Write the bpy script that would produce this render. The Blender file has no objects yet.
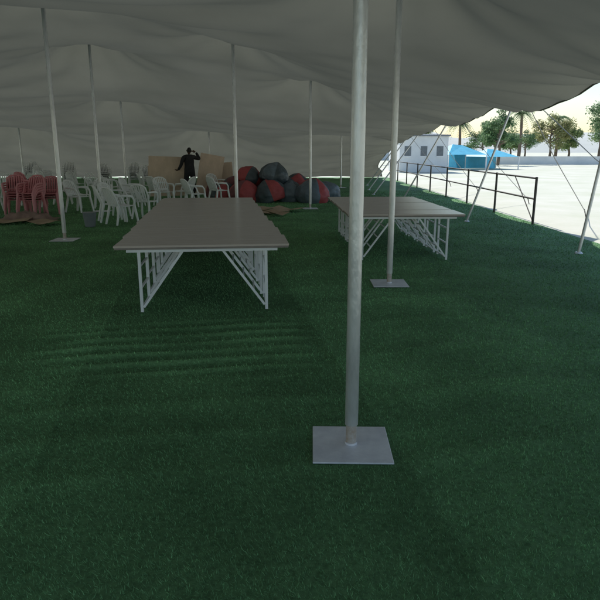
import bpy, bmesh, math, random
import numpy as np
from mathutils import Vector, Matrix, noise
random.seed(4); rng=np.random.default_rng(4)
sc=bpy.context.scene
sc.view_settings.view_transform='Standard'; sc.view_settings.look='None'; sc.view_settings.exposure=0
COL=sc.collection

# ---------------------------------------------------------------- materials
def mat(name,c,rough=.6,metal=0,var=.0,scale=5,bump=0,bscale=40,c2=None,coord='Object',stretch=(1,1,1),spec=.5):
    m=bpy.data.materials.new(name); m.use_nodes=True; nt=m.node_tree; b=nt.nodes['Principled BSDF']
    b.inputs['Roughness'].default_value=rough; b.inputs['Metallic'].default_value=metal
    b.inputs['Specular IOR Level'].default_value=spec
    tc=nt.nodes.new('ShaderNodeTexCoord'); mp=nt.nodes.new('ShaderNodeMapping')
    mp.inputs['Scale'].default_value=stretch
    nt.links.new(tc.outputs[coord],mp.inputs[0])
    n=nt.nodes.new('ShaderNodeTexNoise'); n.inputs['Scale'].default_value=scale; n.inputs['Detail'].default_value=6
    n.inputs['Roughness'].default_value=.65
    nt.links.new(mp.outputs[0],n.inputs['Vector'])
    r=nt.nodes.new('ShaderNodeValToRGB'); r.color_ramp.elements[0].position=.3; r.color_ramp.elements[1].position=.7
    a=c2 if c2 else tuple(x*(1-var) for x in c); d=c if c2 else tuple(min(1,x*(1+var)) for x in c)
    r.color_ramp.elements[0].color=(*a,1); r.color_ramp.elements[1].color=(*d,1)
    nt.links.new(n.outputs['Fac'],r.inputs[0]); nt.links.new(r.outputs[0],b.inputs['Base Color'])
    if bump:
        n2=nt.nodes.new('ShaderNodeTexNoise'); n2.inputs['Scale'].default_value=bscale; n2.inputs['Detail'].default_value=4
        nt.links.new(mp.outputs[0],n2.inputs['Vector'])
        bp=nt.nodes.new('ShaderNodeBump'); bp.inputs['Strength'].default_value=bump; bp.inputs['Distance'].default_value=.02
        nt.links.new(n2.outputs['Fac'],bp.inputs['Height']); nt.links.new(bp.outputs[0],b.inputs['Normal'])
    return m

M_steel=mat('galvanised_steel',(.78,.78,.78),.35,.5,c2=(.52,.52,.53),scale=9,stretch=(1,1,.3),bump=.15,bscale=60)
M_rust=mat('rusty_socket',(.46,.34,.26),.7,.3,c2=(.60,.58,.56),scale=30)
M_plate=mat('steel_plate',(.88,.88,.92),.35,.1,c2=(.66,.66,.72),scale=7,bump=.1)
M_white=mat('white_enamel',(.86,.86,.88),.35,0,var=.05,scale=6)
M_plast=mat('white_plastic',(.86,.86,.87),.4,0,var=.05,scale=3)
M_pink=mat('pink_plastic',(.68,.27,.30),.4,0,var=.12,scale=2)
M_lam=mat('laminate_top',(.64,.54,.49),.25,0,c2=(.52,.43,.385),scale=3,stretch=(1.2,14,14))
M_ply=mat('plywood',(.74,.57,.46),.6,0,c2=(.60,.46,.36),scale=3,stretch=(2,10,1))
M_edge=mat('table_edge',(.26,.22,.20),.5,0,var=.2)
M_black=mat('black_cloth',(.018,.018,.022),.85,0,var=.4,scale=8,bump=.3)
M_skin=mat('skin',(.11,.06,.04),.5,0,var=.1)
M_hair=mat('hair',(.01,.009,.008),.8,0,var=.3,bump=.6,bscale=90)
M_card=mat('cardboard',(.52,.37,.25),.8,0,c2=(.36,.25,.16),scale=4)
M_fence=mat('fence_steel',(.06,.055,.05),.5,.2,var=.3)
M_bark=mat('bark',(.16,.12,.09),.9,0,var=.4,scale=3,bump=.5,stretch=(1,1,.3))
M_rope=mat('rope',(.35,.34,.32),.8,0,var=.2)
M_bucket=mat('grey_bucket',(.22,.24,.27),.4,0,var=.1)

# ---------------------------------------------------------------- builder
class B:
    def __init__(s): s.v=[];s.f=[];s.m=[];s.mats=[];s.sm=[]
    def mi(s,m):
        if m not in s.mats: s.mats.append(m)
        return s.mats.index(m)
    def add(s,vs,fs,m,smooth=False):
        o=len(s.v); s.v+= [tuple(v) for v in vs]; k=s.mi(m)
        for f in fs: s.f.append([o+i for i in f]); s.m.append(k); s.sm.append(smooth)
    def box(s,c,d,m,R=None):
        R=R or Matrix.Identity(3); c=Vector(c); vs=[]
        for x in(-.5,.5):
            for y in(-.5,.5):
                for z in(-.5,.5): vs.append(c+R@Vector((x*d[0],y*d[1],z*d[2])))
        s.add(vs,[(0,1,3,2),(4,6,7,5),(0,4,5,1),(2,3,7,6),(0,2,6,4),(1,5,7,3)],m)
    def path(s,pts,r,m,n=8,caps=True):
        pts=[Vector(p) for p in pts]; rs=r if isinstance(r,(list,tuple)) else [r]*len(pts)
        vs=[];fs=[]; u=None
        for i,p in enumerate(pts):
            d=(pts[min(i+1,len(pts)-1)]-pts[max(i-1,0)]).normalized()
            if u is None:
                u=d.cross(Vector((0,0,1)) if abs(d.z)<.95 else Vector((0,1,0))).normalized()
            u=(u-d*u.dot(d)).normalized(); w=d.cross(u)
            for k in range(n):
                a=2*math.pi*k/n; vs.append(p+(u*math.cos(a)+w*math.sin(a))*rs[i])
        for i in range(len(pts)-1):
            for k in range(n):
                a=i*n+k;b=i*n+(k+1)%n; fs.append((a,b,b+n,a+n))
        s.add(vs,fs,m,True)
        if caps:
            s.add(vs[:n],[tuple(range(n))[::-1]],m); s.add(vs[-n:],[tuple(range(n))],m)
    def bar(s,p,q,w,h,m):
        p=Vector(p);q=Vector(q); d=(q-p); L=d.length; d.normalize()
        x=d.cross(Vector((0,0,1)));  x=Vector((1,0,0)) if x.length<1e-3 else x.normalized()
        y=d.cross(x); R=Matrix((x,y,d)).transposed(); s.box((p+q)/2,(w,h,L),m,R)
    def obj(s,name,parent=None,loc=(0,0,0),rotz=0,bevel=0):
        me=bpy.data.meshes.new(name); me.from_pydata(s.v,[],s.f)
        for m in s.mats: me.materials.append(m)
        me.polygons.foreach_set('material_index',s.m); me.polygons.foreach_set('use_smooth',s.sm); me.update()
        o=bpy.data.objects.new(name,me); COL.objects.link(o); o.location=loc; o.rotation_euler=(0,0,rotz)
        if parent: o.parent=parent
        if bevel:
            b=o.modifiers.new('bevel','BEVEL'); b.width=bevel; b.segments=2; b.limit_method='ANGLE'
        return o
def empty(name,loc=(0,0,0),rz=0):
    e=bpy.data.objects.new(name,None); COL.objects.link(e); e.location=loc; e.rotation_euler=(0,0,rz); e.empty_display_size=.2; return e
def inst(o,name,loc,rot=(0,0,0),sc_=1):
    n=bpy.data.objects.new(name,o.data); COL.objects.link(n); n.location=loc; n.rotation_euler=rot; n.scale=(sc_,)*3
    for m in o.modifiers:
        k=n.modifiers.new(m.name,m.type)
        if m.type=='BEVEL': k.width=m.width;k.segments=m.segments;k.limit_method=m.limit_method
    return n

# ---------------------------------------------------------------- world, sun, camera
EL=math.radians(48)
sund=Vector((-.20,math.cos(EL),math.sin(EL))).normalized()
w=bpy.data.worlds.new("World"); sc.world=w; w.use_nodes=True
nt=w.node_tree; sky=nt.nodes.new('ShaderNodeTexSky'); sky.sky_type='NISHITA'; sky.sun_disc=False
sky.sun_elevation=EL; sky.sun_rotation=math.atan2(sund.x,sund.y); sky.dust_density=.5; sky.air_density=1.3; sky.ozone_density=3.0
nt.links.new(sky.outputs[0],nt.nodes['Background'].inputs[0]); nt.nodes['Background'].inputs[1].default_value=.15
sl=bpy.data.lights.new('sun','SUN'); sl.energy=5; sl.angle=math.radians(.5); sl.color=(1,.95,.87)
so=bpy.data.objects.new('sun',sl); COL.objects.link(so); so.rotation_euler=(-sund).to_track_quat('-Z','Y').to_euler()
cam=bpy.data.cameras.new('camera'); co=bpy.data.objects.new('camera',cam); COL.objects.link(co)
co.location=(0,0,1.7); co.rotation_euler=(math.radians(90-14.04),0,0); cam.lens=36; cam.sensor_width=36; cam.clip_end=3000; cam.clip_start=.05
sc.camera=co

# ---------------------------------------------------------------- ground
M_ground=mat('dry_ground',(.68,.67,.60),.95,0,c2=(.52,.55,.42),scale=.35,bump=.4,bscale=8)
b=B(); b.add([(-1500,-1500,-.012),(1500,-1500,-.012),(1500,1500,-.012),(-1500,1500,-.012)],[(0,1,2,3)],M_ground); b.obj('ground')

POLES=[(.30,3.22,4.3),(1.155,7.6,4.15),(-4.52,11.48,5.3),(-1.46,14.0,4.45),(-5.6,17.1,5.2),(.30,17.9,4.0),(-6.75,23.7,4.35),
       (-4.4,30,3.6),(-13.4,29.7,4.2),(1.87,28,3.3),(-12,12,5.1),(-14,21,4.7),(-8.5,4,5.2),(-15,3,4.6),(-18.5,14,3.8)]

def H(x,y):
    x=np.asarray(x,float); y=np.asarray(y,float)
    s=x*.985+y*.17; l=y*.985-x*.17
    sm=lambda t: 1/(1+np.exp(-np.clip(t,-30,30)))
    env=sm((s+1.3+.15*np.sin(l*9))/.10)*sm((.95-s)/.04)*sm((l-4.45)/.08)*sm((6.0-l)/.08)
    h=.028*env*(.5+.5*np.sin(2*np.pi*l/.235+.35*np.sin(2.1*x)+.3*np.sin(5*x)))**2.5*(.75+.25*np.sin(3*x+l*5))
    env2=sm((s+3.5)/.1)*sm((.98-s)/.05)*sm((l-3.0)/.15)*sm((4.4-l)/.15)
    h+=.010*env2*(.5+.5*np.sin(2*np.pi*l/.47+.8*np.sin(1.3*x)))**3
    env3=sm((s-1.1)/.05)*sm((3.0-s)/.05)*sm((l-2)/.2)*sm((9-l)/.3)
    h+=.010*env3*(.5+.5*np.sin(2*np.pi*l/.9+.6*np.sin(2.3*x+1)))**6
    h+=.006*(np.sin(1.3*x+.7*y)*np.sin(.9*y-.5*x+1)+1)
    d=np.abs(((s-1.08+1)%2)-1)
    h+=.010*np.exp(-(d/.035)**2)*(.6+.4*np.sin(l*1.7+np.floor((s-.08)/2)*2))
    return h+.004
def tone(x,y):
    s=x*.985+y*.17; l=y*.985-x*.17
    k=np.floor((s-1.08)/2)
    r=1+.09*np.sin(k*2.4+1)
    d=np.abs(((s-1.08+1)%2)-1)
    r=r*(1-.25*np.exp(-(d/.018)**2)*(.6+.4*np.sin(l*2.3+k)))
    r=r*(1+.08*np.sin(x*1.1+np.sin(y*.8)*1.5)*np.sin(y*1.3+x*.4)+.06*np.sin(3.1*x+2*y)*np.sin(2.7*y-1.1*x))
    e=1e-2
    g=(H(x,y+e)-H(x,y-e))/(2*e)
    return r*(1+np.clip(g,-.6,.6)*.9)  # fold shading painted into the colour: slopes facing the camera lighter, far sides darker

def arr(a,b_,st): return np.arange(a,b_,st)
xs=np.concatenate([arr(-26,-5,.3),arr(-5,4,.04),arr(4,5.56,.13),[5.56]])
ys=np.concatenate([arr(-9,1,.3),arr(1,8,.035),arr(8,14,.1),arr(14,39,.3),[39]])
X,Y=np.meshgrid(xs,ys); Z=H(X,Y)
def gridmesh(name,X,Y,Z,m,smooth=True):
    ny,nx=X.shape
    me=bpy.data.meshes.new(name); v=np.stack([X,Y,Z],-1).reshape(-1,3)
    i=np.arange(nx*ny).reshape(ny,nx); f=np.stack([i[:-1,:-1],i[:-1,1:],i[1:,1:],i[1:,:-1]],-1).reshape(-1)
    nf=len(f)//4
    me.vertices.add(len(v)); me.vertices.foreach_set('co',v.ravel().astype('f'))
    me.loops.add(nf*4); me.loops.foreach_set('vertex_index',f.astype('i'))
    me.polygons.add(nf); me.polygons.foreach_set('loop_start',np.arange(0,nf*4,4,dtype='i'))
    me.polygons.foreach_set('use_smooth',np.full(nf,smooth)); me.update(calc_edges=True); me.materials.append(m)
    o=bpy.data.objects.new(name,me); COL.objects.link(o); return o
def turfmat(name,base,rough=.8):
    m=bpy.data.materials.new(name); m.use_nodes=True; nt=m.node_tree; bs=nt.nodes['Principled BSDF']; bs.inputs['Roughness'].default_value=rough
    bs.inputs['Specular IOR Level'].default_value=.1
    a=nt.nodes.new('ShaderNodeAttribute'); a.attribute_name='tone'
    tc=nt.nodes.new('ShaderNodeTexCoord')
    n=nt.nodes.new('ShaderNodeTexNoise'); n.inputs['Scale'].default_value=35; n.inputs['Detail'].default_value=5; n.inputs['Roughness'].default_value=.8
    nt.links.new(tc.outputs['Object'],n.inputs['Vector'])
    r=nt.nodes.new('ShaderNodeMapRange'); r.inputs['From Min'].default_value=.3; r.inputs['From Max'].default_value=.7; r.inputs['To Min'].default_value=.6; r.inputs['To Max'].default_value=1.4
    nt.links.new(n.outputs['Fac'],r.inputs['Value'])
    n3=nt.nodes.new('ShaderNodeTexNoise'); n3.inputs['Scale'].default_value=1.3; n3.inputs['Detail'].default_value=6
    nt.links.new(tc.outputs['Object'],n3.inputs['Vector'])
    r3=nt.nodes.new('ShaderNodeMapRange'); r3.inputs['From Min'].default_value=.3; r3.inputs['From Max'].default_value=.7; r3.inputs['To Min'].default_value=.82; r3.inputs['To Max'].default_value=1.18
    nt.links.new(n3.outputs['Fac'],r3.inputs['Value'])
    v1=nt.nodes.new('ShaderNodeVectorMath'); v1.operation='SCALE'; v1.inputs[0].default_value=base
    mu=nt.nodes.new('ShaderNodeMath'); mu.operation='MULTIPLY'; nt.links.new(r.outputs[0],mu.inputs[0]); nt.links.new(a.outputs['Fac'],mu.inputs[1])
    mu2=nt.nodes.new('ShaderNodeMath'); mu2.operation='MULTIPLY'; nt.links.new(mu.outputs[0],mu2.inputs[0]); nt.links.new(r3.outputs[0],mu2.inputs[1])
    nt.links.new(mu2.outputs[0],v1.inputs['Scale']); nt.links.new(v1.outputs[0],bs.inputs['Base Color'])
    return m
M_turf=turfmat('turf_backing',(.125,.25,.115))
M_blade=turfmat('turf_blades',(.205,.395,.180))
turf=gridmesh('artificial_grass_carpet',X,Y,Z,M_turf)
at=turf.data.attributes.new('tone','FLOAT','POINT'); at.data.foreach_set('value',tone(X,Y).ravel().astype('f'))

N=500000
u=rng.random(N); y0,y1=.8,26; e=.3
by=(y0**e+u*(y1**e-y0**e))**(1/e)
bx=(rng.random(N)*2-1)*(.62*by+1.3)
keep=(bx<5.5)
for px,py,pz in POLES:
    keep&=~((np.abs(bx-px)<.235)&(np.abs(by-py)<.235))
bx=bx[keep];by=by[keep];N=len(bx)
ang=rng.random(N)*np.pi*2; wd=.0019*(np.maximum(by,2)/3)**.75*(.7+.6*rng.random(N)); ht=.019*(.6+.7*rng.random(N))*(1+by*.01)
lx=rng.normal(0,.008,N)-.004; ly=rng.normal(0,.008,N)-.006
bz=H(bx,by)-.002
v=np.empty((N,3,3),'f'); cx=np.cos(ang)*wd; cy=np.sin(ang)*wd
v[:,0]=np.stack([bx-cx,by-cy,bz],-1); v[:,1]=np.stack([bx+cx,by+cy,bz],-1); v[:,2]=np.stack([bx+lx,by+ly,bz+ht],-1)
me=bpy.data.meshes.new('pile'); me.vertices.add(N*3); me.vertices.foreach_set('co',v.ravel())
me.loops.add(N*3); me.loops.foreach_set('vertex_index',np.arange(N*3,dtype='i'))
me.polygons.add(N); me.polygons.foreach_set('loop_start',np.arange(0,N*3,3,dtype='i')); me.update(calc_edges=True)
me.materials.append(M_blade)
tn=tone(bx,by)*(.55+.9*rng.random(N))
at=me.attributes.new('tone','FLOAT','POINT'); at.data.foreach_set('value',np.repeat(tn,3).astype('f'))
o=bpy.data.objects.new('grass_pile',me); COL.objects.link(o); o.parent=turf

# ---------------------------------------------------------------- stretch tent
st=.14
XL=-21.; YB=-2.6
gx=np.arange(XL,4.9+st/2,st); gy=np.arange(YB,38+st/2,st)
GX,GY=np.meshgrid(gx,gy); fix=np.zeros(GX.shape,bool); GZ=np.full(GX.shape,3.6)
SIDE=[(-6,2.9),(-2.4,3.0),(4,3.1),(10,3.0),(14.6,3.1),(20.6,2.95),(24.6,2.85),(29.5,2.55),(34,1.9),(38,.5)]
sy=np.array([a for a,_ in SIDE]); sz=np.array([a for _,a in SIDE])
def edge_z(y):
    z=np.interp(y,sy,sz); i=np.clip(np.searchsorted(sy,y)-1,0,len(sy)-2); t=(y-sy[i])/(sy[i+1]-sy[i])
    return z-.60*np.sin(np.pi*np.clip(t,0,1))**.8*(np.where(y<33,1,.5))
GZ[:,-1]=edge_z(gy); fix[:,-1]=True
GZ[:,0]=np.clip(2.7+.3*np.sin(gy*.9),0,(38.3-gy)*.5+.1); fix[:,0]=True
wx=np.abs(np.sin(gx*np.pi/4.2))
GZ[-1,:]=.02+.10*wx; fix[-1,:]=True
GZ[0,:]=3.5+.35*np.cos(gx*2*np.pi/5); GZ[0,-8:]=np.linspace(GZ[0,-9],3.0,8); fix[0,:]=True
for px,py,pz in POLES:
    r=np.hypot(GX-px,GY-py); k=r<.34; GZ[k]=pz-.25*r[k]; fix|=k
F=GZ.copy()
wsum=np.zeros(GX.shape); zs=np.zeros(GX.shape)
for px,py,pz in POLES:
    q=1/((GX-px)**2+(GY-py)**2+.5); wsum+=q; zs+=q*(pz-.5)
GZ=np.where(fix,F,zs/wsum)
c=.07
for it in range(6000):
    n=.25*(GZ[:-2,1:-1]+GZ[2:,1:-1]+GZ[1:-1,:-2]+GZ[1:-1,2:])-c*st*st/4
    GZ[1:-1,1:-1]=np.where(fix[1:-1,1:-1],GZ[1:-1,1:-1],n)
dz=np.zeros(GX.shape)
for i,(px,py,pz) in enumerate(POLES):
    r=np.hypot(GX-px,GY-py); a=np.arctan2(GY-py,GX-px)
    dz+=.030*np.sin(9*a+i*1.7+.5*np.sin(3*a))*np.exp(-((r-1.1)/1.0)**2)
for k in range(4):
    a=rng.uniform(-.35,.35); L=rng.uniform(2.2,4.0); ph=rng.uniform(0,6)
    q=np.sin(2*np.pi*(GY*math.cos(a)+GX*math.sin(a))/L+ph+1.3*np.sin(GX*.4+ph)+.8*np.sin(GY*.33+k))
    env=np.clip(.5+.7*np.sin(GX*.31*(1+k*.2)+GY*.23+ph*2),0,1)
    dz+=.011*L/2*(1-2*np.abs(q)**1.6)*env
q=np.abs(np.sin(np.pi*(GY-.16*GX+.35*np.sin(GX*.55)+.25*np.sin(GY*.6))/2.0))
dz+=-.085*q**1.3*np.clip(.55+.45*np.sin(GX*.45+GY*.2+1),0.1,1)*(.25+.75/(1+np.exp(-(GX+2)/1.2)))*np.clip((36-GY)/6,0,1)
de=gx[-1]-GX
dz+=(.065*np.sin(2*np.pi*GY/.95+1.2*np.sin(GY*.7))+.035*np.sin(2*np.pi*GY/.55+2*np.sin(GY*.9)))*np.exp(-(de/1.3)**2)
GZ=GZ+dz*np.where(fix,0.25,1)
db=38-GY
GY2=GY+(.16*np.sin(GX*2*np.pi/1.4+1.1*np.sin(GX*.6))+.09*np.sin(GX*2*np.pi/.62+np.sin(GX)))*np.exp(-(db/3.5)**2)
ii=np.clip(np.searchsorted(sy,GY)-1,0,len(sy)-2); tt=np.clip((GY-sy[ii])/(sy[ii+1]-sy[ii]),0,1)
sc_in=.5*np.sin(np.pi*tt)-.18
GX2=GX-sc_in*np.exp(-(de/1.6)**2)
m=bpy.data.materials.new('tent_fabric'); m.use_nodes=True; nt=m.node_tree; nt.nodes.remove(nt.nodes['Principled BSDF'])
out=nt.nodes['Material Output']; d=nt.nodes.new('ShaderNodeBsdfDiffuse'); t=nt.nodes.new('ShaderNodeBsdfTranslucent'); mx=nt.nodes.new('ShaderNodeMixShader')
tc=nt.nodes.new('ShaderNodeTexCoord'); n=nt.nodes.new('ShaderNodeTexNoise'); n.inputs['Scale'].default_value=.5; n.inputs['Detail'].default_value=7
nt.links.new(tc.outputs['Object'],n.inputs['Vector'])
def ramp(a,b_):
    rp=nt.nodes.new('ShaderNodeValToRGB'); rp.color_ramp.elements[0].position=.3; rp.color_ramp.elements[0].color=(*a,1); rp.color_ramp.elements[1].position=.7; rp.color_ramp.elements[1].color=(*b_,1)
    nt.links.new(n.outputs['Fac'],rp.inputs[0]); return rp
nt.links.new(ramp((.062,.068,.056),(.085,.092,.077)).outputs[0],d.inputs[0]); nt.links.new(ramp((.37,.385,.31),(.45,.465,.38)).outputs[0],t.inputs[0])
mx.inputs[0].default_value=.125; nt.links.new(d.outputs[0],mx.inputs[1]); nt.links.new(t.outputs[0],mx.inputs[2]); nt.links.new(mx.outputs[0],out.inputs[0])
M_tent=m
tent=empty('stretch_tent')
cn=gridmesh('canopy',GX2,GY2,GZ,M_tent); cn.parent=tent
b=B(); M_hem=mat('hem',(.12,.12,.10),.8,0,var=.1)
b.path([(GX2[j,-1],GY2[j,-1],GZ[j,-1]) for j in range(0,GX.shape[0],2)],.018,M_hem,6)
b.obj('hem',tent)

def edge_pt(y):
    j=int(np.argmin(np.abs(gy-y))); return Vector((GX2[j,-1],GY2[j,-1],GZ[j,-1]))
for k,(px,py,pz) in enumerate(POLES):
    e=empty('tent_pole',(px,py,0))
    b=B(); h0=float(H(px,py))+.012
    b.path([(0,0,h0+.13),(0,0,pz+.02)],.038,M_steel,20)
    b.path([(0,0,h0+.006),(0,0,h0+.14)],.031,M_rust,20); b.path([(0,0,h0+.006),(0,0,h0+.02)],.036,M_plate,20); b.obj('tube',e)
    b=B(); b.box((0,0,h0),(.45,.45,.010),M_plate)
    b.obj('base_plate',e,rotz=.02*k-.02,bevel=.003)
    b=B(); b.path([(0,0,pz-.09),(0,0,pz-.03),(0,0,pz+.02)],[.05,.13,.15],M_hem,20); b.obj('cap',e)
SP=[((4.05,14.6),14.6),((3.6,21.2),20.6),((2.85,23.6),24.6),((3.3,30),29.5),((4.68,9.97),10),((4.5,4.2),4),((3.0,26.5),27)]
for (bx_,by_),ty in SP:
    tp=edge_pt(ty); e=empty('side_pole'); b=B()
    b.path([(bx_,by_,.02),tp+Vector((0,0,.03))],.026,M_steel,12); b.obj('tube',e)
    b=B(); b.path([(bx_,by_,.012),(bx_,by_,.04)],[.07,.05],M_plate,14); b.obj('foot',e)
for ty,dx,dy in[(14.6,2.6,-2.6),(14.6,2.4,1.2),(20.6,2.4,-.8),(24.6,2.2,.3),(10,2.6,-1.5),(10,2.4,2.0),(29.5,2.2,0),(4,2.5,0)]:
    tp=edge_pt(ty); g=Vector((tp.x+dx,ty+dy,0)); e=empty('guy_rope'); b=B()
    b.path([tp,tp*.5+g*.5+Vector((0,0,-.03)),g+Vector((0,0,.12))],.010,M_rope,6); b.obj('rope',e)
    b=B(); b.path([g+Vector((.04,0,-.05)),g+Vector((-.04,0,.2))],.014,M_fence,8); b.obj('stake',e)

# ---------------------------------------------------------------- trestle tables
def table_mesh():
    W,D,Hh=1.8,.70,.73
    b=B(); b.box((0,0,Hh-.012),(W,D,.022),M_lam); b.box((0,0,Hh-.0335),(W-.01,D-.01,.021),M_edge)
    top=b
    l=B()
    for s in(-1,1):
        x=s*.66
        for y in(-.27,.27):
            l.bar((x,y,.01),(x,y,Hh-.046),.030,.030,M_white)
            l.bar((x-s*.02,y,.06),(s*.20,y,Hh-.06),.024,.024,M_white)
        for z in(.05,.27,.5,Hh-.08): l.bar((x,-.255,z),(x,.255,z),.02,.02,M_white)
        l.bar((s*.20,-.30,Hh-.058),(s*.20,.30,Hh-.058),.022,.022,M_white)
        for t in(.25,.5,.75):
            xx=s*.64+(s*.20-s*.64)*t; zz=.06+(Hh-.12)*t; l.bar((xx,-.255,zz),(xx,.255,zz),.016,.016,M_white)
    for y in(-.30,.30): l.bar((-.78,y,Hh-.06),(.78,y,Hh-.06),.03,.03,M_white)
    return top,l
tb,lb=table_mesh(); t0=None
def put_table(x,y,rz,dz=0):
    global t0
    e=empty('trestle_table',(x,y,.018+dz),rz)
    if t0 is None:
        a=tb.obj('table_top',e,bevel=.003); c_=lb.obj('leg_frame',e); t0=(a,c_)
    else:
        a=inst(t0[0],'table_top',(0,0,0)); a.parent=e; c_=inst(t0[1],'leg_frame',(0,0,0)); c_.parent=e
    return e
dr=Vector((-.140,.990))
for i in range(9):
    p=Vector((-1.04,6.50))+dr*.706*i
    put_table(p.x+random.uniform(-.012,.012)-(.02 if i>1 else 0),p.y,math.radians(6)+random.uniform(-.003,.003),random.uniform(0,.003))
for i in range(5):
    put_table(1.62-.035*i+random.uniform(-.012,.012),9.55+.705*i,math.radians(1.5)+random.uniform(-.003,.003),random.uniform(0,.003))

# ---------------------------------------------------------------- plastic chairs
def chair_builder(m):
    b=B()
    def sheet(fn,nu,nv,th):
        vs=[];fs=[]
        for side in(0,1):
            for i in range(nu+1):
                for j in range(nv+1):
                    p,nn=fn(i/nu,j/nv); vs.append(Vector(p)-Vector(nn)*th*side)
        n1=(nu+1)*(nv+1); ix=lambda i,j,s:s*n1+i*(nv+1)+j
        for i in range(nu):
            for j in range(nv):
                fs.append((ix(i,j,0),ix(i+1,j,0),ix(i+1,j+1,0),ix(i,j+1,0))); fs.append((ix(i,j,1),ix(i,j+1,1),ix(i+1,j+1,1),ix(i+1,j,1)))
        for i in range(nu):
            fs.append((ix(i,0,0),ix(i,0,1),ix(i+1,0,1),ix(i+1,0,0))); fs.append((ix(i,nv,0),ix(i+1,nv,0),ix(i+1,nv,1),ix(i,nv,1)))
        for j in range(nv):
            fs.append((ix(0,j,0),ix(0,j+1,0),ix(0,j+1,1),ix(0,j,1))); fs.append((ix(nu,j,0),ix(nu,j,1),ix(nu,j+1,1),ix(nu,j+1,0)))
        b.add(vs,fs,m,True)
    sheet(lambda u,v:(((u-.5)*(.46-.05*v),-.22+.44*v,.44-.02*math.sin(math.pi*v)-.012*math.sin(math.pi*u)),(0,0,1)),6,6,.012)
    def bk(x,z): return (x,.20+.16*(z-.42)/.4+.03*(1-(x/.22)**2),z)
    b.path([bk(-.20,.42),bk(-.215,.62),bk(-.20,.78),bk(-.12,.84),bk(0,.855),bk(.12,.84),bk(.20,.78),bk(.215,.62),bk(.20,.42)],.022,m,8)
    for x in(-.15,-.09,-.03,.03,.09,.15):
        b.path([bk(x,.44),bk(x,.62),bk(x,.825)],.021,m,6)
    b.path([bk(-.2,.5),bk(0,.5),bk(.2,.5)],.018,m,6)
    for s in(-1,1):
        b.path([(s*.21,-.19,.44),(s*.235,-.23,.2),(s*.25,-.26,0.0)],[.036,.029,.024],m,8)
        b.path([(s*.19,.20,.44),(s*.22,.25,.2),(s*.24,.30,0.0)],[.036,.029,.024],m,8)
        b.path([(s*.225,-.20,.43),(s*.255,-.17,.56),(s*.265,-.10,.645),(s*.265,.06,.66),(s*.22,.24,.66)],[.024,.022,.028,.026,.018],m,8)
    return b
chair=chair_builder(M_plast).obj('plastic_chair',loc=(-4.15,14.1,.02),rotz=2.4)
chairp=chair_builder(M_pink)
CH=[(-4.55,14.6,2.0),(-3.9,15.3,2.9),(-4.75,15.6,1.2),(-4.2,18.8,.6),(-3.7,19.3,-1.9),(-4.6,19.9,2.5),(-5.1,18.6,1.4),(-3.1,18.0,2.2),
    (-6.15,16.9,1.2),(-6.4,17.6,2.6),(-5.9,18.2,.3),(-7.6,19.5,1.9),(-9.0,19.0,.4),(-6.6,21.5,2.0),(-7.5,22.4,.9),(-8.6,16.2,1.0),(-8.8,17.2,2.4),(-8.3,15.6,-.6),
    (-8.6,23.5,1),(-9.5,22.3,2.7),(-10.4,21.6,.3),(-5.6,22.5,2),(-2.9,21.4,.8),(-2.6,19.6,2.3)]
for x,y,r in CH: inst(chair,'plastic_chair',(x,y,.02),(0,0,r),1.0)
for x,y,r,nn in[(-7.6,18.6,1.9,4),(-9.6,25.5,.3,6),(-8.4,26.3,.5,5),(-11.2,25.6,.2,6),(-6.2,25,.4,4),(-12.6,24,.2,6),(-7.3,27,.2,5),(-10.3,24.6,1.2,4)]:
    e=empty('chair_stack',(x,y,.02),r)
    for k in range(nn):
        c_=inst(chair,'chair',(0,-.012*k,.07*k)); c_.parent=e
cp=None
for x,y,r,nn in[(-7.45,15.9,.3,4),(-6.95,15.7,-.2,4),(-7.3,16.5,1.4,5),(-6.75,16.4,.2,3)]:
    e=empty('pink_chair_stack',(x,y,.02),r)
    for k in range(nn):
        if cp is None: cp=chairp.obj('chair',e); continue
        c_=inst(cp,'chair',(0,-.012*k,.06*k)); c_.parent=e

def drape(name,x,y,lx,ly,h,col,seed,rz=0):
    n=44; vs=[];fs=[]
    for j in range(n+1):
        for i in range(n+1):
            a=(i/n-.5)*2;c_=(j/n-.5)*2
            px=a*lx*.5;py=c_*ly*.5
            rr=max(abs(a),abs(c_)); z=h*(1-1/(1+math.exp(-(rr-.72)*16)))
            z*=.82+.35*noise.noise((px*1.3+seed,py*1.3,1))+.1
            q=noise.noise((px*5+seed,py*5,z*2))
            z+=.07*q+.03*noise.noise((px*12,py*12,seed)); z=max(z,.03)
            ang=math.atan2(py,px); f=1+.06*math.sin(ang*13+seed)*min(1,max(0,rr-.5)*3)
            vs.append((px*f,py*f,z))
    for j in range(n):
        for i in range(n): k=j*(n+1)+i; fs.append((k,k+1,k+n+2,k+n+1))
    b=B(); b.add(vs,fs,mat(name+'_cloth',col,.55,0,var=.35,scale=4,bump=.3,bscale=12),True); o=b.obj(name,loc=(x,y,.015),rotz=rz)
    return o
drape('brown_tarp',-6.7,14.8,1.4,.8,.2,(.28,.18,.15),9,.1)

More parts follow.
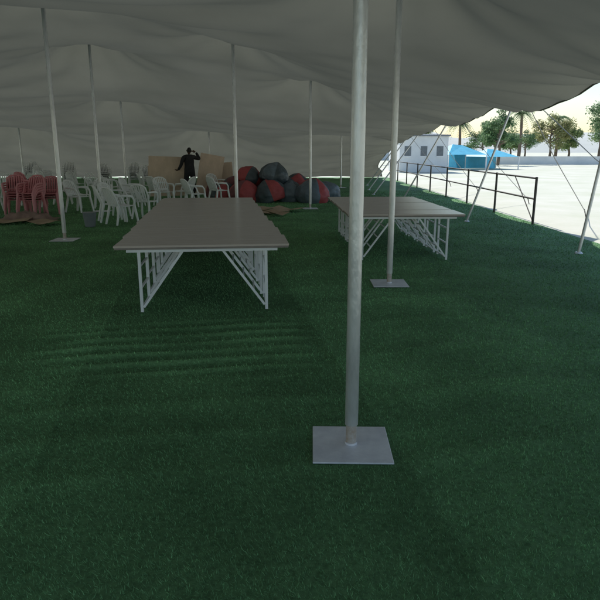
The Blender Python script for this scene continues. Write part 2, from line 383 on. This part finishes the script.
def sheetobj(x,y,lx,ly,rz,tilt,z=.04,seed=0):
    b=B(); n=8; vs=[];fs=[]
    for j in range(n+1):
        for i in range(n+1):
            px=(i/n-.5)*lx;py=(j/n-.5)*ly; vs.append((px,py,.05*noise.noise((px*2+seed,py*2,seed))+abs(px)*tilt+.02))
    for j in range(n):
        for i in range(n): k=j*(n+1)+i; fs.append((k,k+1,k+n+2,k+n+1))
    b.add(vs,fs,M_card); o=b.obj('cardboard_sheet',loc=(x,y,z),rotz=rz); s=o.modifiers.new('s','SOLIDIFY'); s.thickness=.006; return o
for k,(x,y,lx,ly,rz,tl) in enumerate([(-.9,16.5,1.1,.7,.3,.1),(-.35,17.1,.9,.6,-.5,.15),(-1.2,17.4,.8,.6,.9,.05),(-6.9,14.2,1.0,.6,.2,.1),(-5.9,14.0,.7,.5,-.4,.12),(-7.6,14.3,.6,.5,.8,.1),(-.6,15.9,.5,.4,.8,.25)]):
    sheetobj(x,y,lx,ly,rz,tl,seed=k*3.1)

b=B(); b.path([(0,0,0),(0,0,.02),(0,0,.30),(0,0,.32)],[.11,.115,.15,.155],M_bucket,20); b.path([(-.15,0,.28),(-.12,0,.18),(0,-.02,.12),(.12,0,.18),(.15,0,.28)],.005,M_steel,6)
b.obj('bucket',loc=(-4.75,13.6,.02))

def panel(name,x,y,z,W,Hh,rz,tilt,lean=0):
    e=empty(name,(x,y,z)); e.rotation_euler=(tilt,lean,rz)
    b=B(); b.box((0,0,0),(W,.022,Hh),M_ply); b.obj('board',e,bevel=.003)
    b=B()
    for s in(-1,1):
        b.bar((s*(W/2-.06),.028,-Hh/2+.05),(s*(W/2-.06),.028,Hh/2-.05),.03,.03,M_white)
        b.bar((-W/2+.09,.028,s*(Hh/2-.08)),(W/2-.09,.028,s*(Hh/2-.08)),.026,.026,M_white)
    b.obj('folded_frame',e); return e
panel('folded_table',-4.72,21.75,.97,1.28,1.02,.05,-.08,.04)
panel('folded_table',-4.85,22.15,.62,1.3,1.1,.0,-.16,-.03)
panel('folded_table',-3.22,21.9,.84,.85,1.45,.15,-.25,.18)
panel('folded_table',-2.8,22.5,.66,.7,1.2,-.1,-.22,-.1)

# ---------------------------------------------------------------- bean bags
def beanbag(x,y,z,r,cols,seed,rot=(0,0,0),squash=.8):
    bm=bmesh.new(); bmesh.ops.create_uvsphere(bm,u_segments=60,v_segments=36,radius=1)
    for v in bm.verts:
        p=v.co.copy(); th=math.atan2(p.y,p.x); zz=p.z
        k=1.0-.14*max(0,zz)**2+.08*max(0,-zz)
        k*=1-.05*(1-abs(math.sin(3*th)))**4
        p.x*=k;p.y*=k; p.z=zz*squash + (.06*max(0,zz-.93)/.07)
        p.z=max(p.z,-squash*.62)
        d=1+.09*noise.noise(p*1.2+Vector((seed,0,0)))+.06*noise.noise(p*3.2+Vector((seed,3,0)))
        wr=.05*math.sin(th*9+4*noise.noise(p*2+Vector((seed,1,1))))*max(0,zz)*(1-max(0,zz))
        cr=-.05*max(0,1-abs(noise.noise(p*2.3+Vector((seed,9,0))))*9)
        p.x*=d*(1+wr+cr);p.y*=d*(1+wr+cr); p.z*=1+.08*noise.noise(p*2+Vector((0,seed,0)))+cr
        v.co=p*r
    for f in bm.faces:
        c_=f.calc_center_median(); th=(math.atan2(c_.y,c_.x)+math.pi)/(math.pi/3)
        f.material_index=1 if int(th)%3==0 else 0
        f.smooth=True
    me=bpy.data.meshes.new('bean_bag'); bm.to_mesh(me); bm.free()
    for c_ in cols: me.materials.append(c_)
    o=bpy.data.objects.new('bean_bag',me); COL.objects.link(o); o.location=(x,y,z+r*squash*.6); o.rotation_euler=rot
Mr=mat('beanbag_red',(.40,.07,.075),.6,0,var=.2,bump=.3); Md=mat('beanbag_charcoal',(.065,.085,.10),.45,0,var=.3,bump=.3)
Mb=mat('beanbag_slate',(.12,.155,.19),.45,0,var=.2,bump=.3); Mm=mat('beanbag_maroon',(.20,.06,.07),.6,0,var=.2,bump=.3)
BG=[(-2.6,20.9,0,.48,(Md,Mr)),(-1.85,20.4,0,.54,(Mr,Mm)),(-1.0,20.3,0,.56,(Md,Mr)),(-.3,20.6,0,.52,(Mb,Md)),(-2.2,21.6,.1,.55,(Mm,Md)),(-1.35,21.4,.0,.6,(Mb,Mb)),(-.5,21.5,0,.6,(Mm,Md)),
    (-.88,20.8,.62,.50,(Md,Mb)),(-1.75,21.1,.56,.46,(Mr,Md)),(.42,20.2,0,.58,(Mb,Mr)),(.9,20.9,0,.5,(Mb,Mb)),(-.1,21.6,.3,.45,(Mr,Md)),(-2.9,21.6,0,.45,(Mr,Mm))]
for k,(x,y,z,r,c_) in enumerate(BG): beanbag(x,y,z,r,c_,k*7.3,(random.uniform(-.4,.4),random.uniform(-.4,.4),random.uniform(0,6)),.82)

# ---------------------------------------------------------------- man (back to the camera)
man=empty('standing_man',(-3.88,21.55,.02),math.pi+.45)
def skin(name,verts,edges,m,parent,root=0,lv=2):
    me=bpy.data.meshes.new(name); me.from_pydata([v[:3] for v in verts],edges,[]); me.materials.append(m)
    o=bpy.data.objects.new(name,me); COL.objects.link(o); o.parent=parent
    s=o.modifiers.new('skin','SKIN'); s.use_smooth_shade=True
    for i,v in enumerate(verts):
        r=v[3]; me.skin_vertices[0].data[i].radius=(r,r) if not isinstance(r,tuple) else r
        me.skin_vertices[0].data[i].use_root=(i==root)
    ss=o.modifiers.new('sub','SUBSURF'); ss.levels=lv; ss.render_levels=lv; return o
V=[(0,0,.96,(.18,.14)),(0,.0,1.15,(.17,.125)),(0,-.01,1.33,(.205,.14)),(0,-.01,1.45,(.13,.10)),(0,-.015,1.53,.062),
   (-.20,0,1.43,.082),(-.40,-.04,1.36,.060),(-.28,-.09,1.60,.046),
   (.20,0,1.43,.082),(.29,-.02,1.16,.060),(.36,-.16,1.00,.044),
   (.10,0,.90,.115),(.13,-.04,.50,.082),(.15,.04,.10,.060),(.16,-.06,.05,.045),
   (-.10,0,.90,.115),(-.15,-.08,.50,.082),(-.19,-.06,.10,.060),(-.20,-.17,.05,.045)]
E=[(0,1),(1,2),(2,3),(3,4),(3,5),(5,6),(6,7),(3,8),(8,9),(9,10),(0,11),(11,12),(12,13),(13,14),(0,15),(15,16),(16,17),(17,18)]
skin('clothed_body',V,E,M_black,man)
def hand(name,wr,dirv,up,s=1):
    wr=Vector(wr);d=Vector(dirv).normalized();u=Vector(up).normalized();sd=d.cross(u).normalized()
    vs=[(*wr,.026),(*(wr+d*.05),.034),(*(wr+d*.085),.030)];ed=[(0,1),(1,2)]
    for k,(o_,L) in enumerate([(-.028,.07),(-.009,.08),(.010,.075),(.028,.058)]):
        i=len(vs); a=wr+d*.09+sd*o_; q=a+d*L*.5+u*.012; r_=q+d*L*.4+u*.03
        vs+=[(*a,.010),(*q,.009),(*r_,.008)]; ed+=[(2,i),(i,i+1),(i+1,i+2)]
    i=len(vs); a=wr+d*.04-sd*.04; q=a+d*.03-sd*.015+u*.02; vs+=[(*a,.012),(*q,.010)]; ed+=[(1,i),(i,i+1)]
    skin(name,vs,ed,M_skin,man,0,1)
hand('hand_right',(-.27,-.092,1.615),(.75,.2,.25),(0,.6,-.3)); hand('hand_left',(.365,-.17,.995),(.3,-.9,-.1),(0,-.2,.9))
bm=bmesh.new(); bmesh.ops.create_uvsphere(bm,u_segments=28,v_segments=20,radius=1)
for v in bm.verts:
    p=v.co; x,y,z=p
    p.x=x*.076*(1-.22*max(0,-z)); p.y=y*.098; p.z=z*.118
    if y<-.5 and z<0: p.y-=.004
    if abs(x)<.16 and y<-.8 and -.25<z<.1: p.y-=.020*(1-abs(x)/.16)
    if .15<abs(x)<.5 and y<-.6 and .0<z<.25: p.y+=.008
    if abs(x)<.35 and y<-.7 and -.6<z<-.4: p.y-=.005
me=bpy.data.meshes.new('head'); bm.to_mesh(me); bm.free(); me.materials.append(M_skin)
for p in me.polygons:p.use_smooth=True
hd=bpy.data.objects.new('head',me); COL.objects.link(hd); hd.parent=man; hd.location=(-.02,-.03,1.645); hd.rotation_euler=(.1,-.1,-.3)
bm=bmesh.new(); bmesh.ops.create_uvsphere(bm,u_segments=28,v_segments=18,radius=1)
dl=[v for v in bm.verts if v.co.z<-.2-(v.co.y*.45) or (v.co.y<-.55 and v.co.z<.45)]
bmesh.ops.delete(bm,geom=dl,context='VERTS')
for v in bm.verts: v.co=Vector((v.co.x*.080*(1-.15*max(0,-v.co.z)),v.co.y*.102+.003,v.co.z*.122+.002))
me=bpy.data.meshes.new('hair'); bm.to_mesh(me); bm.free(); me.materials.append(M_hair); hh=bpy.data.objects.new('hair',me); COL.objects.link(hh); hh.parent=hd
b=B()
for s in(-1,1):
    b.path([(s*.074,.0,-.025),(s*.083,.006,0),(s*.083,.008,.02),(s*.075,.0,.035)],[.007,.012,.012,.006],M_skin,8)
    b.path([(s*.028,-.085,.012),(s*.028,-.091,.012)],[.010,.006],M_white,8)
b.path([(-.024,-.090,-.055),(0,-.094,-.057),(.024,-.090,-.055)],.005,mat('lips',(.12,.045,.04),.5),6)
b.obj('ears_eyes_mouth',hd)
b=B()
for s,y in((.16,-.06),(-.20,-.17)):
    b.path([(s,y+.12,.045),(s,y+.06,.05),(s,y-.03,.04),(s,y-.09,.032)],[.035,.045,.043,.028],M_edge,12)
b.obj('shoes',man)

# ---------------------------------------------------------------- fence
fe=empty('field_fence'); b=B(); r=B()
fy=[14+2.85*i for i in range(9)]
for y in fy: b.path([(5.42,y,0),(5.42,y,1.10)],.030,M_fence,10)
for z in(1.07,.60): r.path([(5.42,14,z),(5.42,fy[-1],z)],.022,M_fence,8)
r.path([(5.42,14,.08),(5.42,14+1.4,1.05)],.014,M_fence,6)
b.obj('posts',fe); r.obj('rails',fe)

# ---------------------------------------------------------------- background setting
M_wall=mat('painted_wall',(.74,.75,.76),.8,0,var=.08,scale=1); M_roof=mat('metal_roof',(.18,.2,.23),.5,.2,var=.15,scale=2,stretch=(8,1,1))
M_glass=mat('window_glass',(.12,.15,.18),.15,0,var=.2); M_blue=mat('blue_tarp',(.08,.46,.66),.5,0,var=.15,scale=2,bump=.4,bscale=4)
def building(name,x,y,W,D,Hh,rz,wins):
    e=empty(name,(x,y,0),rz); b=B(); b.box((0,0,Hh/2),(W,D,Hh),M_wall); b.obj('walls',e)
    b=B(); b.box((0,0,Hh+.06),(W+.3,D+.3,.12),M_roof,Matrix.Rotation(.03,3,'X')); b.obj('roof',e)
    b=B(); f=B()
    for k in range(wins):
        wx_=-W/2+(k+.5)*W/wins; b.box((wx_,-D/2-.01,Hh*.58),(W/wins*.4,.04,Hh*.26),M_glass)
        f.box((wx_,-D/2-.02,Hh*.58-Hh*.15),(W/wins*.45,.08,.06),M_white)
    b.box((-W/2-.01,0,Hh*.55),(.04,D*.4,Hh*.3),M_glass)
    b.obj('windows',e); f.obj('sills',e)
building('site_office',9.5,50,3.8,4,2.8,.06,3)
building('white_hall',15,110,16,8,3.6,.1,7)
def marquee(x,y,W,D,h0,h1,m):
    b=B(); vs=[(-W/2,-D/2,h0),(W/2,-D/2,h0),(W/2,D/2,h0),(-W/2,D/2,h0),(-W*.15,0,h1),(W*.12,0,h1*.96)]
    b.add(vs,[(0,1,5,4),(1,2,5),(2,3,4,5),(3,0,4)],m)
    b.add([(-W/2,D/2,0),(W/2,D/2,0),(W/2,D/2,h0),(-W/2,D/2,h0)],[(0,1,2,3)],m)
    b.add([(-W/2,-D/2,.1),(-W/2+.9,-D/2+.02,.1),(-W/2+.5,-D/2,h0),(-W/2,-D/2,h0)],[(0,1,2,3)],m)
    for sx in(-1,1):
        for sy_ in(-1,1): b.path([(sx*W/2,sy_*D/2,0),(sx*W/2,sy_*D/2,h0)],.05,M_white,8)
    b.obj('blue_marquee',loc=(x,y,0),rotz=.2)
marquee(14.3,56,3.6,4,1.3,2.2,M_blue); marquee(17.7,57,3.2,4,1.1,1.8,M_blue)

def leafmat(n,c,c2):
    m=mat(n,c,.7,0,c2=c2,scale=.9); nt=m.node_tree; bs=nt.nodes['Principled BSDF']; o=nt.nodes['Material Output']
    t=nt.nodes.new('ShaderNodeBsdfTranslucent'); src=bs.inputs['Base Color'].links[0].from_socket; nt.links.new(src,t.inputs[0])
    mx=nt.nodes.new('ShaderNodeMixShader'); mx.inputs[0].default_value=.5; nt.links.new(bs.outputs[0],mx.inputs[1]); nt.links.new(t.outputs[0],mx.inputs[2]); nt.links.new(mx.outputs[0],o.inputs[0]); return m
ML=[leafmat('leaves_olive',(.28,.38,.15),(.14,.20,.08)),leafmat('leaves_green',(.20,.33,.15),(.10,.17,.08)),leafmat('leaves_dry',(.38,.38,.17),(.22,.24,.10))]
def tree(name,x,y,h,cr,k,seed,n=110,tall=.35):
    rr=random.Random(seed); e=empty(name,(x,y,0)); b=B()
    b.path([(0,0,0),(.1,0,h*.25),(-.05,.05,h*.5),(.05,0,h*.8)],[.2,.15,.11,.04],M_bark,8)
    ends=[]
    for i in range(18):
        z=h*rr.uniform(tall,.78); a=rr.uniform(0,6.28); L=cr*rr.uniform(.35,1)*(1.1-.5*z/h)
        q=Vector((math.cos(a)*L,math.sin(a)*L,z+L*rr.uniform(.0,.5))); mid=Vector((q.x*.5,q.y*.5,z+(q.z-z)*.35))
        b.path([(0,0,z-.2),mid,q],[.06,.04,.015],M_bark,5,False); ends+=[q,mid.lerp(q,.5)]
    ends+=[Vector((0,0,h*.95)),Vector((.2,0,h*.85))]
    b.obj('trunk_and_limbs',e)
    l=B(); vs=[];fs=[]
    for c_ in ends:
        R=rr.uniform(.4,.95)*cr*.36
        for _ in range(n):
            d_=Vector((rr.gauss(0,1),rr.gauss(0,1),rr.gauss(0,.75))); d_=d_.normalized()*R*rr.random()**.45
            p=c_+d_; s=rr.uniform(.08,.18); ax=Vector((rr.gauss(0,1),rr.gauss(0,1),rr.gauss(0,1))).normalized(); bx_=ax.orthogonal().normalized()
            o=len(vs); vs+=[p-ax*s,p+bx_*s*.55,p+ax*s,p-bx_*s*.55]; fs.append((o,o+1,o+2,o+3))
    l.add(vs,fs,ML[k]); l.obj('foliage',e)
T=[(22.5,70,6.2,2.3,1,1),(25.2,80,5.6,2.4,1,2),(31.5,78,6.0,3.0,2,3),(36.5,84,5.0,2.6,0,4),(37.7,78,8.8,3.0,1,5),(42,84,8,3.4,0,6),(46,78,9,4,2,8),(29.5,100,6,2.8,1,9),(16.5,85,5.2,2.2,0,11),(52,90,10,4.5,1,12),(10.5,72,5.4,2.3,0,13),(34,100,5,3,0,14),(40,110,5,3.4,1,15)]
for t_ in T: tree('broadleaf_tree',*t_)
for px,py,ph in((26.9,76,6.2),(33.9,82,5.8),(20,78,5)):
    e=empty('palm_tree',(px,py,0)); b=B(); b.path([(0,0,0),(.1,0,ph*.5),(0,0,ph)],[.24,.18,.15],M_bark,10); b.obj('trunk',e)
    b=B(); vs=[];fs=[]
    for i in range(36):
        a=i*2.4; L=random.uniform(1.3,1.9); up=random.uniform(-.5,1.0)
        for t_ in range(14):
            s=t_/14; p=Vector((math.cos(a)*L*s,math.sin(a)*L*s,ph+up*s*1.6-1.8*s*s)); sd=Vector((-math.sin(a),math.cos(a),-.5))*.40*(1-s*.6)
            fw=Vector((math.cos(a),math.sin(a),-.3))*.16
            for g in(-1,1): o=len(vs); vs+=[p,p+fw*.7,p+Vector((sd.x*g,sd.y*g,sd.z))+fw]; fs.append((o,o+1,o+2))
    b.add(vs,fs,ML[1]); b.obj('fronds',e)
hx=np.linspace(-500,700,120); hy=np.linspace(380,620,24); HX,HY=np.meshgrid(hx,hy)
HZ=(14+6*np.sin(HX*.012+1)+4*np.sin(HX*.037)+2*np.sin(HX*.09))*np.sin(np.pi*(HY-380)/240)-1
M_hill=mat('hazy_hill_scrub',(.54,.56,.53),.95,0,c2=(.46,.49,.46),scale=.03)  # scrub paled by distance haze painted into its colour
gridmesh('hill',HX,HY,HZ,M_hill)
b=B(); b.box((40,74,.45),(50,.2,.9),M_wall); b.box((40,74,.93),(50.1,.28,.06),M_wall); b.obj('boundary_wall')
